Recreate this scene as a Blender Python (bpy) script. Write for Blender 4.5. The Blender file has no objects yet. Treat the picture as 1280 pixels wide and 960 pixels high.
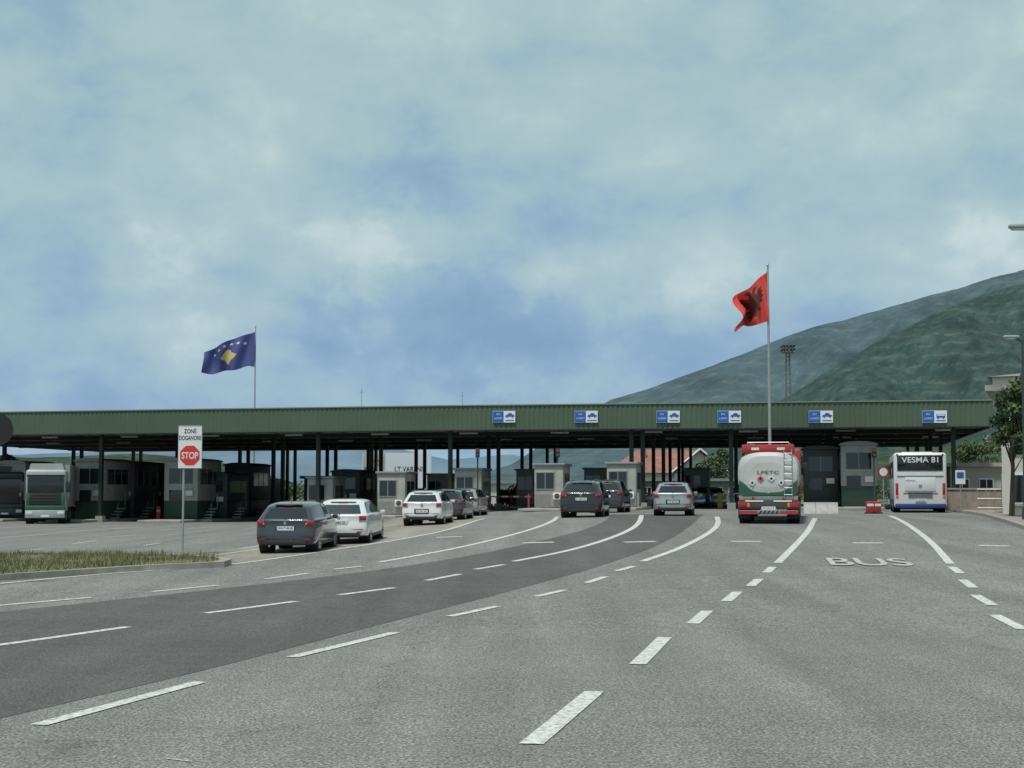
import bpy, bmesh, math, random
from mathutils import Vector, Matrix, noise
random.seed(7)
rad=math.radians
scene=bpy.context.scene
F=1922.0; H0=2.0; A=math.atan(135/F)
def ray(px,py):
    u=(px-640)/F; v=(480-py)/F
    return Vector((u, math.cos(A)-v*math.sin(A), math.sin(A)+v*math.cos(A)))
def at(px,py,d):
    r=ray(px,py); return Vector((0,0,H0))+r*(d/r.y)
def ss(t):
    t=max(0,min(1,t)); return t*t*(3-2*t)
def g(x,y): return .95*ss((y-20)/48)*ss((x+20)/26)
def G(px,py):
    r=ray(px,py); lo=2.0
    f=lambda t: H0+r.z*t-g(r.x*t,r.y*t)
    t=lo
    while f(t)>0 and t<400: t+=1
    a,b=t-1,t
    for _ in range(30):
        m=(a+b)/2
        if f(m)>0:a=m
        else:b=m
    return Vector((r.x*a,r.y*a,g(r.x*a,r.y*a)))
def X(px,d): return at(px,615,d).x
HD=rad(11)   # direction of the lanes (clockwise from +Y)

# ---------------- materials
M={}
def mat(name,col,rough=.6,metal=0,var=0.0,scale=3,bump=0,bscale=40,coat=0,spec=.5):
    if name in M: return M[name]
    m=bpy.data.materials.new(name); m.use_nodes=True; n=m.node_tree.nodes; l=m.node_tree.links
    b=n['Principled BSDF']; b.inputs['Base Color'].default_value=(*col,1); b.inputs['Roughness'].default_value=rough
    b.inputs['Metallic'].default_value=metal; b.inputs['Coat Weight'].default_value=coat; b.inputs['Specular IOR Level'].default_value=spec
    tc=n.new('ShaderNodeTexCoord')
    if var>0:
        t=n.new('ShaderNodeTexNoise'); t.inputs['Scale'].default_value=scale; t.inputs['Detail'].default_value=6; t.inputs['Roughness'].default_value=.65
        l.new(tc.outputs['Object'],t.inputs['Vector'])
        mr=n.new('ShaderNodeMapRange'); mr.inputs[1].default_value=.3; mr.inputs[2].default_value=.7; mr.inputs[3].default_value=1-var; mr.inputs[4].default_value=1+var
        l.new(t.outputs['Fac'],mr.inputs[0])
        mx=n.new('ShaderNodeVectorMath'); mx.operation='SCALE'; mx.inputs[0].default_value=col; l.new(mr.outputs[0],mx.inputs['Scale'])
        l.new(mx.outputs[0],b.inputs['Base Color'])
    if bump>0:
        t=n.new('ShaderNodeTexNoise'); t.inputs['Scale'].default_value=bscale; t.inputs['Detail'].default_value=5
        l.new(tc.outputs['Object'],t.inputs['Vector'])
        bp=n.new('ShaderNodeBump'); bp.inputs['Strength'].default_value=bump; bp.inputs['Distance'].default_value=.02
        l.new(t.outputs['Fac'],bp.inputs['Height']); l.new(bp.outputs[0],b.inputs['Normal'])
    M[name]=m; return m
def asphalt(name,base,grain,patch):
    m=bpy.data.materials.new(name); m.use_nodes=True; n=m.node_tree.nodes; l=m.node_tree.links
    b=n['Principled BSDF']; b.inputs['Roughness'].default_value=.85; b.inputs['Specular IOR Level'].default_value=.3
    tc=n.new('ShaderNodeTexCoord')
    def noi(s,d,r=.6,sc=None):
        t=n.new('ShaderNodeTexNoise'); t.inputs['Scale'].default_value=s; t.inputs['Detail'].default_value=d; t.inputs['Roughness'].default_value=r
        if sc:
            mp=n.new('ShaderNodeMapping'); mp.inputs['Rotation'].default_value=(0,0,HD); mp.inputs['Scale'].default_value=sc
            l.new(tc.outputs['Object'],mp.inputs[0]); l.new(mp.outputs[0],t.inputs['Vector'])
        else: l.new(tc.outputs['Object'],t.inputs['Vector'])
        return t
    def mrg(src,a,bb,c,d):
        mr=n.new('ShaderNodeMapRange'); mr.inputs[1].default_value=a; mr.inputs[2].default_value=bb; mr.inputs[3].default_value=c; mr.inputs[4].default_value=d
        l.new(src,mr.inputs[0]); return mr.outputs[0]
    def mul(a,bb):
        k=n.new('ShaderNodeMath'); k.operation='MULTIPLY'; l.new(a,k.inputs[0]); l.new(bb,k.inputs[1]); return k.outputs[0]
    f1=mrg(noi(36,2,.7).outputs['Fac'],.39,.63,1-grain,1+grain*1.25)
    f1b=mrg(noi(13,3,.75).outputs['Fac'],.36,.64,1-grain*.45,1+grain*.45)
    f2=mrg(noi(.35,5).outputs['Fac'],.3,.7,1-patch,1+patch)
    f3=mrg(noi(.9,4,.5,(1,.06,1)).outputs['Fac'],.32,.68,.84,1.12)
    f4=mrg(noi(3,5).outputs['Fac'],.3,.7,.9,1.08)
    v=n.new('ShaderNodeTexVoronoi'); v.feature='DISTANCE_TO_EDGE'; v.inputs['Scale'].default_value=.12
    nv=noi(1.2,5); va=n.new('ShaderNodeVectorMath'); va.operation='MULTIPLY_ADD'; l.new(nv.outputs['Color'],va.inputs[0]); va.inputs[1].default_value=(1.6,1.6,0); l.new(tc.outputs['Object'],va.inputs[2])
    l.new(va.outputs[0],v.inputs['Vector'])
    f5=mrg(v.outputs['Distance'],.0,.004,.72,1)
    fac=mul(mul(mul(mul(f1,f1b),f2),mul(f3,f4)),f5)
    mx=n.new('ShaderNodeVectorMath'); mx.operation='SCALE'; mx.inputs[0].default_value=base; l.new(fac,mx.inputs['Scale']); l.new(mx.outputs[0],b.inputs['Base Color'])
    bp=n.new('ShaderNodeBump'); bp.inputs['Strength'].default_value=.5; bp.inputs['Distance'].default_value=.01
    l.new(f1,bp.inputs['Height']); l.new(bp.outputs[0],b.inputs['Normal'])
    M[name]=m; return m
ASP=asphalt('asphalt_light',(.178,.176,.168),.55,.1)
ASPD=asphalt('asphalt_dark',(.092,.091,.088),.38,.12)
ASPT=asphalt('asphalt_tan',(.24,.22,.185),.3,.15)
def paintmat(name,p0,p1,col):
    m=bpy.data.materials.new(name); m.use_nodes=True; n=m.node_tree.nodes; l=m.node_tree.links
    b=n['Principled BSDF']; b.inputs['Roughness'].default_value=.7
    tc=n.new('ShaderNodeTexCoord'); t=n.new('ShaderNodeTexNoise'); t.inputs['Scale'].default_value=14; t.inputs['Detail'].default_value=8; t.inputs['Roughness'].default_value=.8
    l.new(tc.outputs['Object'],t.inputs['Vector'])
    r=n.new('ShaderNodeValToRGB'); e=r.color_ramp.elements; e[0].position=p0; e[0].color=(.22,.22,.21,1); e[1].position=p1; e[1].color=(*col,1)
    l.new(t.outputs['Fac'],r.inputs[0]); l.new(r.outputs[0],b.inputs['Base Color']); return m
PAINT=paintmat('road_paint',.40,.54,(.60,.60,.56))
PAINTW=paintmat('road_paint_worn',.4,.62,(.56,.56,.53))
WHITE=mat('white_paint',(.62,.63,.62),.35,0,.08,2,coat=.3)
CREAM=mat('booth_cladding',(.31,.31,.275),.55,0,.18,2)
GREY=mat('grey_metal',(.24,.25,.25),.5,.3,.1,3)
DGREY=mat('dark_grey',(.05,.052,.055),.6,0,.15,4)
BLACK=mat('black_rubber',(.015,.015,.016),.75,0,.2,8)
PLBLK=mat('black_plastic',(.02,.02,.022),.45)
GLASS=mat('dark_glass',(.012,.016,.018),.06,0,spec=.8)
CHROME=mat('rim_metal',(.45,.46,.47),.3,.9)
REDL=mat('red_lens',(.36,.012,.01),.2,coat=.5)
AMB=mat('amber_lens',(.7,.2,.02),.3)
REDP=mat('red_paint',(.34,.035,.03),.4,0,.12,2)
GREENF=mat('green_cladding',(.066,.105,.066),.55,0,.14,.25)
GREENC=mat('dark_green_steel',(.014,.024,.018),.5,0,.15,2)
CEIL=mat('ceiling_metal',(.10,.11,.105),.7,0,.15,1)
CONC=mat('concrete',(.3,.29,.27),.9,0,.2,1.5,bump=.3)
KERB=mat('kerb_stone',(.27,.25,.22),.9,0,.22,3)
GALV=mat('galvanised_steel',(.38,.4,.4),.45,.6,.1,3)
BLUE=mat('sign_blue',(.02,.11,.38),.4)
SIGNW=mat('sign_white',(.68,.7,.7),.4)
ORANGE=mat('orange_plastic',(.6,.08,.03),.5)
YEL=mat('flag_yellow',(.5,.37,.14),.8)
FBLUE=mat('flag_blue',(.05,.065,.2),.8,0,.1,1)
FRED=mat('flag_red',(.58,.06,.045),.8,0,.1,1)
FWH=mat('flag_white',(.6,.6,.62),.8)
FBLK=mat('flag_black',(.09,.02,.018),.8)
TILE=mat('roof_tiles',(.24,.115,.09),.85,0,.3,1.2)
PLAST=mat('plaster_wall',(.5,.5,.46),.9,0,.1,.6)
GREENP=mat('green_paint',(.02,.10,.055),.45,0,.15,3)
GREEND=mat('booth_green_base',(.02,.05,.03),.6,0,.2,2)
DBLUE=mat('blue_paint',(.02,.06,.22),.35)

# ---------------- builder
class B:
    def __init__(s): s.v=[];s.f=[];s.m=[];s.mats=[]
    def mi(s,m):
        if m not in s.mats: s.mats.append(m)
        return s.mats.index(m)
    def add(s,vs,fs,m,T=None):
        o=len(s.v); k=s.mi(m)
        for p in vs:
            p=Vector(p); s.v.append(T@p if T else p)
        for f in fs: s.f.append([i+o for i in f]); s.m.append(k)
    def box(s,c,z,m,rz=0,rx=0,ry=0,bev=0,seg=2):
        bm=bmesh.new(); bmesh.ops.create_cube(bm,size=1)
        bmesh.ops.scale(bm,vec=z,verts=bm.verts)
        if bev>0: bmesh.ops.bevel(bm,geom=list(bm.edges),offset=bev,segments=seg,profile=.5,affect='EDGES')
        T=Matrix.Translation(c)@Matrix.Rotation(rz,4,'Z')@Matrix.Rotation(ry,4,'Y')@Matrix.Rotation(rx,4,'X')
        bm.verts.index_update()
        s.add([v.co.copy() for v in bm.verts],[[v.index for v in f.verts] for f in bm.faces],m,T); bm.free()
    def cyl(s,p0,p1,r0,r1,m,n=14,cap=True):
        p0=Vector(p0);p1=Vector(p1); d=(p1-p0); q=d.to_track_quat('Z','Y')
        vs=[];fs=[]
        for i in range(n):
            a=2*math.pi*i/n; vs.append(p0+q@Vector((r0*math.cos(a),r0*math.sin(a),0)))
        for i in range(n):
            a=2*math.pi*i/n; vs.append(p1+q@Vector((r1*math.cos(a),r1*math.sin(a),0)))
        for i in range(n): fs.append([i,(i+1)%n,n+(i+1)%n,n+i])
        if cap: fs.append(list(range(n))[::-1]); fs.append(list(range(n,2*n)))
        s.add(vs,fs,m)
    def poly(s,pts,m): s.add(pts,[list(range(len(pts)))],m)
    def prism(s,pr,y0,y1,m):   # profile in x,z extruded along y
        n=len(pr); vs=[(x,y0,z) for x,z in pr]+[(x,y1,z) for x,z in pr]
        fs=[[i,(i+1)%n,n+(i+1)%n,n+i] for i in range(n)]+[list(range(n))[::-1],list(range(n,2*n))]
        s.add(vs,fs,m)
    def text(s,t,loc,w,h,m,T=None,bold=.0,fn=None):
        cu=bpy.data.curves.new('t','FONT'); cu.body=t; cu.align_x='CENTER'; cu.align_y='CENTER'; cu.offset=bold
        ob=bpy.data.objects.new('t',cu); scene.collection.objects.link(ob); bpy.context.view_layer.update()
        me=bpy.data.meshes.new_from_object(ob.evaluated_get(bpy.context.evaluated_depsgraph_get()))
        vs=[v.co.copy() for v in me.vertices]; fs=[list(p.vertices) for p in me.polygons]
        bpy.data.objects.remove(ob); bpy.data.meshes.remove(me)
        x0=min(v.x for v in vs);x1=max(v.x for v in vs);y0=min(v.y for v in vs);y1=max(v.y for v in vs)
        if T is None: T=Matrix.Rotation(math.pi/2,4,'X')
        out=[]
        for v in vs:
            p=Vector(((v.x-(x0+x1)/2)/(x1-x0)*w,(v.y-(y0+y1)/2)/(y1-y0)*h,0))
            p=T@p+Vector(loc)
            out.append(fn(p) if fn else p)
        s.add(out,fs,m)
    def build(s,name,loc=(0,0,0),rz=0,rx=0,parent=None,smooth=True,ang=35):
        me=bpy.data.meshes.new(name); me.from_pydata([tuple(v) for v in s.v],[],s.f)
        for m in s.mats: me.materials.append(m)
        me.polygons.foreach_set('material_index',s.m)
        if smooth:
            me.polygons.foreach_set('use_smooth',[True]*len(s.f)); me.update(); me.set_sharp_from_angle(angle=rad(ang))
        me.update()
        ob=bpy.data.objects.new(name,me); scene.collection.objects.link(ob)
        ob.location=loc; ob.rotation_euler=(rx,0,rz)
        if parent: ob.parent=parent
        return ob
def empty(name,loc,rz=0,rx=0,sc=1):
    e=bpy.data.objects.new(name,None); scene.collection.objects.link(e); e.location=loc; e.rotation_euler=(rx,0,rz); e.scale=(sc,sc,sc); return e

# ---------------- ground and road
def sheet(name,xs,ys,dz,m,flt=None):
    b=B(); nx=len(xs); vs=[(x,y,g(x,y)+dz) for y in ys for x in xs]; fs=[]
    for j in range(len(ys)-1):
        for i in range(nx-1): fs.append([j*nx+i,j*nx+i+1,(j+1)*nx+i+1,(j+1)*nx+i])
    b.add(vs,fs,m); return b.build(name,ang=180)
GRASS=mat('dry_grass_ground',(.11,.115,.055),.95,0,.35,.8,bump=.5,bscale=20)
fine=[-60+i*2 for i in range(76)]
sheet('ground',[-9000,-4000,-1500,-600,-250,-120]+fine+[120,250,600,1500,4000,9000],[-300,-60,-20]+[-10+2*i for i in range(100)]+[250,400,800,1600,4000,12000],-.06,GRASS)
kerbR=[G(1460,760),G(1360,700),G(1285,664),G(1240,649),G(1214,643)]
kd=(kerbR[-1]-kerbR[-2]).normalized(); kerbR.append(kerbR[-1]+Vector((math.sin(HD),math.cos(HD),0))*60)
kerbR.insert(0,kerbR[0]+Vector((1.2,-30,0)))
def kx(y):
    for a,b_ in zip(kerbR,kerbR[1:]):
        if a.y<=y<=b_.y: return a.x+(b_.x-a.x)*(y-a.y)/(b_.y-a.y)
    return kerbR[0].x if y<kerbR[0].y else kerbR[-1].x
b=B(); ys=[-10+i for i in range(170)]; n=110; vs=[];fs=[]
for y in ys:
    xr=kx(y)
    for i in range(n): 
        x=-62+(xr+62)*i/(n-1); vs.append((x,y,g(x,y)))
for j in range(len(ys)-1):
    for i in range(n-1): fs.append([j*n+i,j*n+i+1,(j+1)*n+i+1,(j+1)*n+i])
b.add(vs,fs,ASP); b.build('road',ang=180)
def resample(P,step):
    out=[]
    for a,c in zip(P,P[1:]):
        k=max(1,int((c-a).length/step))
        for i in range(k): out.append(a.lerp(c,i/k))
    out.append(P[-1]); return out
def smoothline(P,it=2):
    for _ in range(it):
        Q=[P[0]]
        for a,c in zip(P,P[1:]): Q+= [a.lerp(c,.25),a.lerp(c,.75)]
        Q.append(P[-1]); P=Q
    return P
def strip(b,P,w,dz,m,sm=False):
    P=[Vector((p.x,p.y,0)) for p in P]
    if sm: P=smoothline(P,3)
    P=resample(P,.6); vs=[];fs=[]
    for i,p in enumerate(P):
        t=(P[min(i+1,len(P)-1)]-P[max(i-1,0)]).normalized(); nn=Vector((t.y,-t.x,0))
        for s_ in (-1,1):
            q=p+nn*s_*w/2; vs.append((q.x,q.y,g(q.x,q.y)+dz))
    for i in range(len(P)-1): fs.append([2*i,2*i+1,2*i+3,2*i+2])
    b.add(vs,fs,m)
def band(name,PA,PB,dz,m,na=80,nb=24):
    def par(P,k):
        L=[0]
        for a,c in zip(P,P[1:]): L.append(L[-1]+(c-a).length)
        out=[]
        for i in range(k):
            s_=L[-1]*i/(k-1); j=0
            while j<len(P)-2 and L[j+1]<s_: j+=1
            out.append(P[j].lerp(P[j+1],(s_-L[j])/(L[j+1]-L[j])))
        return out
    a=par(smoothline(PA),na); c=par(smoothline(PB),na); b=B(); vs=[];fs=[]
    for p,q in zip(a,c):
        for i in range(nb):
            r=p.lerp(q,i/(nb-1)); vs.append((r.x,r.y,g(r.x,r.y)+dz))
    for j in range(na-1):
        for i in range(nb-1): fs.append([j*nb+i,j*nb+i+1,(j+1)*nb+i+1,(j+1)*nb+i])
    b.add(vs,fs,m); b.build(name,ang=180)
g1=lambda L:[G(*p) for p in L]
band('dark_asphalt_lane',g1([(-260,960),(0,898),(250,840),(470,781),(640,738),(750,708),(830,680),(868,655),(880,643)]),
     g1([(-260,790),(0,765),(190,745),(400,722),(560,700),(660,680),(735,662),(760,650),(765,643)]),.004,ASPD)
band('tan_asphalt_apron',g1([(300,705),(400,690),(500,675),(570,661),(600,648),(606,641)]),
     g1([(270,690),(330,680),(400,670),(460,660),(490,650),(500,641)]),.004,ASPT,60,14)
b=B()
def dash(*L,w=.17):
    for p,q in L: strip(b,[G(*p),G(*q)],w,.009,PAINT)
def solid(L,w=.17): strip(b,g1(L),w,.009,PAINT,True)
dash(((664,931),(743,865)),((797,831),(831,797)),((866,780),(884,764)),((908,752),(922,740)),((938,733),(949,724)),((958,716),(966,709)),w=.2)
solid([(972,704),(1000,676),(1012,662),(1019,648)],.2)
dash(((48,907),(250,853)),((365,822),(494,791)),((562,771),(622,758)),((670,746),(706,738)),((733,729),(757,721)),((771,714),(792,708)))
solid([(803,702),(850,686),(885,668),(899,656),(896,646)],.2)
dash(((-60,815),(160,784)),((256,767),(370,752)),((424,744),(493,735)),((533,726),(575,718)),((594,712),(630,706)))
solid([(642,702),(720,687),(778,668),(800,655),(802,644)],.2)
dash(((-80,764),(115,747)),((190,740),(272,732)),((332,724),(386,717)),((417,712),(453,708)))
solid([(474,703),(580,684),(660,664),(692,652),(697,646)],.2)
solid([(-100,738),(0,730),(130,717),(270,709),(400,690),(500,675),(570,661),(606,648)])
solid([(270,694),(360,681),(440,667),(500,655)],.12)
dash(((300,686),(340,680)),((180,682),(200,679)),((90,680),(120,676)),((20,690),(55,686)),((0,672),(60,668)),((75,665),(180,659)),((120,672),(170,669)),((0,660),(60,657)),((200,663),(290,657)),w=.15)
dash(((1243,769),(1279,787)),((1219,744),(1241,757)),((1203,725),(1217,735)),((1190,709),(1201,717)),((1300,800),(1390,860)),w=.2)
solid([(1188,705),(1165,678),(1135,656),(1112,645)],.2)
dash(((914,677),(950,677)),((1067,679),(1104,679)),((1223,682),(1261,683)),((780,678),(820,677)),((653,679),(692,678)),((545,672),(578,671)),w=.4)
dash(((208,949),(240,953)),w=.02)
c=G(1086,703); T=Matrix.Rotation(-rad(8),4,'Z')
b.text('BUS',(c.x,c.y,0),1.95,2.5,PAINTW,T,.012,lambda p:Vector((p.x,p.y,g(p.x,p.y)+.02)))
b.build('road_markings',smooth=False)

# pavement right
b=B(); P=resample([Vector((p.x,p.y,0)) for p in kerbR],1.5); vs=[];fs=[]
for p in P:
    for dx,z in ((0,-.05),(.02,.13),(.22,.13),(.221,.128),(7,.13),(14,.2)):
        vs.append((p.x+dx,p.y,g(p.x+dx,p.y)+z))
PAV=mat('pavement_slabs',(.24,.215,.19),.9,0,.2,2)
for j in range(len(P)-1):
    for i in range(5): b.add([vs[j*6+i],vs[j*6+i+1],vs[j*6+6+i+1],vs[j*6+6+i]],[[0,1,2,3]],KERB if i<2 else PAV)
b.build('pavement')
# median
outl=[(-230,742),(-60,730),(60,722),(180,714),(280,709),(289,706),(283,703),(240,700),(150,697),(60,697),(-60,700),(-230,708)]
W_=[G(*p) for p in outl]; W_=[Vector((p.x,p.y,0)) for p in W_]
cen=sum(W_,Vector())/len(W_); b=B()
n=len(W_); Wi=[p+(cen-p).normalized()*.28 for p in W_]
f=lambda p,dz:(p.x,p.y,g(p.x,p.y)+dz)
for i in range(n):
    j=(i+1)%n
    b.add([f(W_[i],-.03),f(W_[j],-.03),f(W_[j],.14),f(W_[i],.14)],[[0,1,2,3]],KERB)
    b.add([f(W_[i],.14),f(W_[j],.14),f(Wi[j],.14),f(Wi[i],.14)],[[0,1,2,3]],KERB)
b.poly([f(p,.13) for p in Wi],GRASS); b.build('traffic_island',smooth=False)
def inside(p,Q):
    c=False; j=len(Q)-1
    for i in range(len(Q)):
        if (Q[i][1]>p[1])!=(Q[j][1]>p[1]) and p[0]<(Q[j][0]-Q[i][0])*(p[1]-Q[i][1])/(Q[j][1]-Q[i][1])+Q[i][0]: c=not c
        j=i
    return c
b=B(); GR1=mat('grass_green',(.10,.14,.045),.8); GR2=mat('grass_dry',(.25,.21,.11),.8); GR3=mat('grass_brown',(.13,.1,.055),.8)
x0=min(p.x for p in Wi);x1=max(p.x for p in Wi);y0=min(p.y for p in Wi);y1=max(p.y for p in Wi); q=[(p.x,p.y) for p in Wi]; cnt=0
while cnt<16000:
    x=random.uniform(x0,x1);y=random.uniform(y0,y1)
    if not inside((x,y),q): continue
    cnt+=1
    k=noise.noise(Vector((x*.8,y*.8,0)))
    if k<-.15 and random.random()<.6: continue
    h=random.uniform(.05,.16)*(1+k*1.8); a=random.uniform(0,6.28); w=.012; lx=random.uniform(-.06,.06); ly=random.uniform(-.06,.06); z=g(x,y)+.125
    mm=random.choices([GR1,GR2,GR3],[1+k*1.5,.9,.5])[0]
    b.add([(x-w*math.cos(a),y-w*math.sin(a),z),(x+w*math.cos(a),y+w*math.sin(a),z),(x+lx,y+ly,z+h)],[[0,1,2]],mm)
b.build('grass',smooth=False)

# ---------------- mountains
def hillmat(name,c1,c2,c3,sc,st=1):
    m=bpy.data.materials.new(name); m.use_nodes=True; n=m.node_tree.nodes; l=m.node_tree.links
    b=n['Principled BSDF']; b.inputs['Roughness'].default_value=.95; b.inputs['Specular IOR Level'].default_value=.1
    tc=n.new('ShaderNodeTexCoord')
    t=n.new('ShaderNodeTexNoise'); t.inputs['Scale'].default_value=sc; t.inputs['Detail'].default_value=12; t.inputs['Roughness'].default_value=.8; l.new(tc.outputs['Object'],t.inputs[0])
    r=n.new('ShaderNodeValToRGB'); e=r.color_ramp.elements; e[0].position=.43; e[0].color=(*c1,1); e[1].position=.57; e[1].color=(*c2,1); l.new(t.outputs['Fac'],r.inputs[0])
    t3=n.new('ShaderNodeTexNoise'); t3.inputs['Scale'].default_value=sc*.3; t3.inputs['Detail'].default_value=5; l.new(tc.outputs['Object'],t3.inputs[0])
    wv=n.new('ShaderNodeTexWave'); wv.wave_type='BANDS'; wv.bands_direction='Z'; wv.inputs['Scale'].default_value=sc*.42; wv.inputs['Distortion'].default_value=7; wv.inputs['Detail'].default_value=6; wv.inputs['Detail Scale'].default_value=1.1; wv.inputs['Detail Roughness'].default_value=.65
    mp=n.new('ShaderNodeMapping'); mp.inputs['Rotation'].default_value=(0,-.16,0); mp.inputs['Scale'].default_value=(.5,.5,1); l.new(tc.outputs['Object'],mp.inputs[0]); l.new(mp.outputs[0],wv.inputs[0])
    mr=n.new('ShaderNodeMapRange'); mr.inputs[1].default_value=.76; mr.inputs[2].default_value=.94; l.new(wv.outputs['Fac'],mr.inputs[0])
    m2=n.new('ShaderNodeMapRange'); m2.inputs[1].default_value=.47; m2.inputs[2].default_value=.6; l.new(t.outputs['Fac'],m2.inputs[0])
    k=n.new('ShaderNodeMath'); k.operation='MULTIPLY'; l.new(mr.outputs[0],k.inputs[0]); l.new(m2.outputs[0],k.inputs[1])
    k2=n.new('ShaderNodeMath'); k2.operation='MULTIPLY'; l.new(k.outputs[0],k2.inputs[0]); k2.inputs[1].default_value=.55*st
    mx=n.new('ShaderNodeMix'); mx.data_type='RGBA'; l.new(k2.outputs[0],mx.inputs[0]); l.new(r.outputs[0],mx.inputs[6]); mx.inputs[7].default_value=(*c3,1)
    m3=n.new('ShaderNodeMapRange'); m3.inputs[1].default_value=.35; m3.inputs[2].default_value=.65; m3.inputs[3].default_value=.78; m3.inputs[4].default_value=1.2; l.new(t3.outputs['Fac'],m3.inputs[0])
    vs_=n.new('ShaderNodeVectorMath'); vs_.operation='SCALE'; l.new(mx.outputs[2],vs_.inputs[0]); l.new(m3.outputs[0],vs_.inputs['Scale'])
    l.new(vs_.outputs[0],b.inputs['Base Color'])
    return m
def ridge(name,crest,D,Wd,m,seed,rough=.1,nx=280,ny=100):
    C=[at(px,py,D) for px,py in crest]; b=B(); vs=[];fs=[]
    xs=[C[0].x+(C[-1].x-C[0].x)*i/(nx-1) for i in range(nx)]
    def cz(x):
        for a,c in zip(C,C[1:]):
            if a.x<=x<=c.x:
                t=(x-a.x)/(c.x-a.x); return a.z+(c.z-a.z)*t
        return C[-1].z
    for j in range(ny):
        t=-1+1.6*j/(ny-1)
        for x in xs:
            z=cz(x); y=D+t*Wd
            q=Vector((x/Wd*3.5+seed,y/Wd*2.2,seed))
            f1=noise.fractal(q,1,2.1,7); f2=noise.fractal(q*5,1,2.1,5)
            gul=abs(noise.noise(Vector((x/Wd*7+seed+.9*t,t*1.2,seed*2))))
            env=1-abs(t)**1.15
            k=min(1,abs(t)*4)
            zz=max(-5,z*env)+ (f1*rough*.9-gul*rough*2.0+f2*rough*.25)*z*k + f1*z*.022+f2*z*.01
            vs.append((x,y,zz if abs(t)<.99 else -20))
    for j in range(ny-1):
        for i in range(nx-1): fs.append([j*nx+i,j*nx+i+1,(j+1)*nx+i+1,(j+1)*nx+i])
    b.add(vs,fs,m); return b.build(name,ang=180)
MT1=hillmat('hazy_scrub_far',(.050,.084,.098),(.070,.106,.117),(.12,.155,.158),.02)  # scrub with aerial haze painted in as bluish base colours
MT2=hillmat('hazy_scrub_near',(.025,.052,.050),(.050,.080,.070),(.10,.128,.115),.025)  # scrub green, with a little haze blue mixed into the colour
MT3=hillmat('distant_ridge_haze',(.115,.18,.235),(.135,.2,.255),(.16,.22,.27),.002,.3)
MT4=hillmat('green_hill',(.022,.042,.024),(.05,.078,.045),(.11,.115,.08),.08,.6)
ridge('mountain',[(520,615),(640,580),(700,540),(762,500),(800,488),(850,470),(905,451),(965,430),(1020,411),(1080,393),(1130,378),(1190,364),(1230,352),(1280,338),(1400,300),(1600,250),(1900,230)],5200,2200,MT1,3.1,.15)
ridge('mountain',[(820,600),(900,545),(990,491),(1040,458),(1090,430),(1140,404),(1190,383),(1235,366),(1280,355),(1400,330),(1650,300),(2000,330)],3600,1400,MT2,9.7,.23)
ridge('distant_ridge',[(-700,560),(-300,550),(0,568),(200,562),(420,556),(500,562),(560,575),(640,568),(700,580),(760,584),(900,590),(1200,600)],9000,2000,MT3,5.5,.1)
ridge('hill',[(-900,520),(-500,540),(-200,556),(40,572),(170,566),(250,572),(320,588),(350,600),(385,614),(400,622)],700,260,MT4,1.3,.12)
ridge('hill',[(790,620),(840,610),(900,592),(1000,572),(1150,560),(1400,540),(1800,520)],800,260,MT4,6.3,.12)

# ---------------- canopy
pA=at(549,538,96); zb=5.85; zt=7.35
pL=Vector((-48,107.2,0)); pM=Vector((pA.x,96,0)); pR=Vector((X(1243,90),90,0))
nd=Vector((math.sin(HD),math.cos(HD),0)); DEP=42
can=empty('border_crossing_canopy',(0,0,0))
b=B()
def corr(b,a,c,z0,z1,m,pitch=.3,dep=.035):
    L=(c-a).length; k=int(L/pitch)*4; t=(c-a)/L; nn=Vector((t.y,-t.x,0)); pts=[]
    for i in range(k+1):
        o=(0,0,dep,dep)[i%4] ; pts.append(a+t*L*i/k+nn*o)
    vs=[];fs=[]
    for p in pts: vs+= [(p.x,p.y,z0),(p.x,p.y,z1)]
    for i in range(len(pts)-1): fs.append([2*i,2*i+2,2*i+3,2*i+1])
    b.add(vs,fs,m)
corr(b,pL,pM,zb,zt,GREENF); corr(b,pM,pR,zb,zt,GREENF)
pRb=pR+nd*DEP; pLb=pL+nd*DEP; pMb=pM+nd*DEP
corr(b,pR,pRb,zb,zt,GREENF); corr(b,pRb,pMb,zb,zt,GREENF); corr(b,pMb,pLb,zb,zt,GREENF); corr(b,pLb,pL,zb,zt,GREENF)
TRIM=mat('fascia_trim',(.16,.22,.16),.5)
def bar(b,a,c,z,hh,w,m,off=0):
    t=(c-a).normalized(); nn=Vector((t.y,-t.x,0)); mid=(a+c)/2+nn*off; b.box((mid.x,mid.y,z),((c-a).length,w,hh),m,rz=math.atan2(t.y,t.x))
for a,c in ((pL,pM),(pM,pR),(pR,pRb)):
    bar(b,a,c,zt+.03,.07,.22,TRIM,-.02); bar(b,a,c,zb-.02,.06,.14,GREENC,0)
b.build('fascia',parent=can,smooth=False)
b=B()
for z,m in ((zb+.55,CEIL),(zt-.12,GREY)):
    o=.06
    b.add([(p.x,p.y,z) for p in (pL+nd*o,pM+nd*o,pR+nd*o-Vector((.06,0,0)),pRb-nd*o-Vector((.06,0,0)),pMb-nd*o,pLb-nd*o)],[[0,1,4,5],[1,2,3,4]],m)
b.build('roof_deck',parent=can,smooth=False)
b=B()
def fr(x):  # front y at x
    return pL.y+(pM.y-pL.y)*(x-pL.x)/(pM.x-pL.x) if x<pM.x else pM.y+(pR.y-pM.y)*(x-pM.x)/(pR.x-pM.x)
x=-46
while x<pR.x:
    p=Vector((x,fr(x)+.1,0)); q=p+nd*(DEP-.3); mid=(p+q)/2
    b.box((mid.x,mid.y,zb+.33),(.1,DEP-.4,.4),GREY,rz=-HD); x+=2.4
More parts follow.
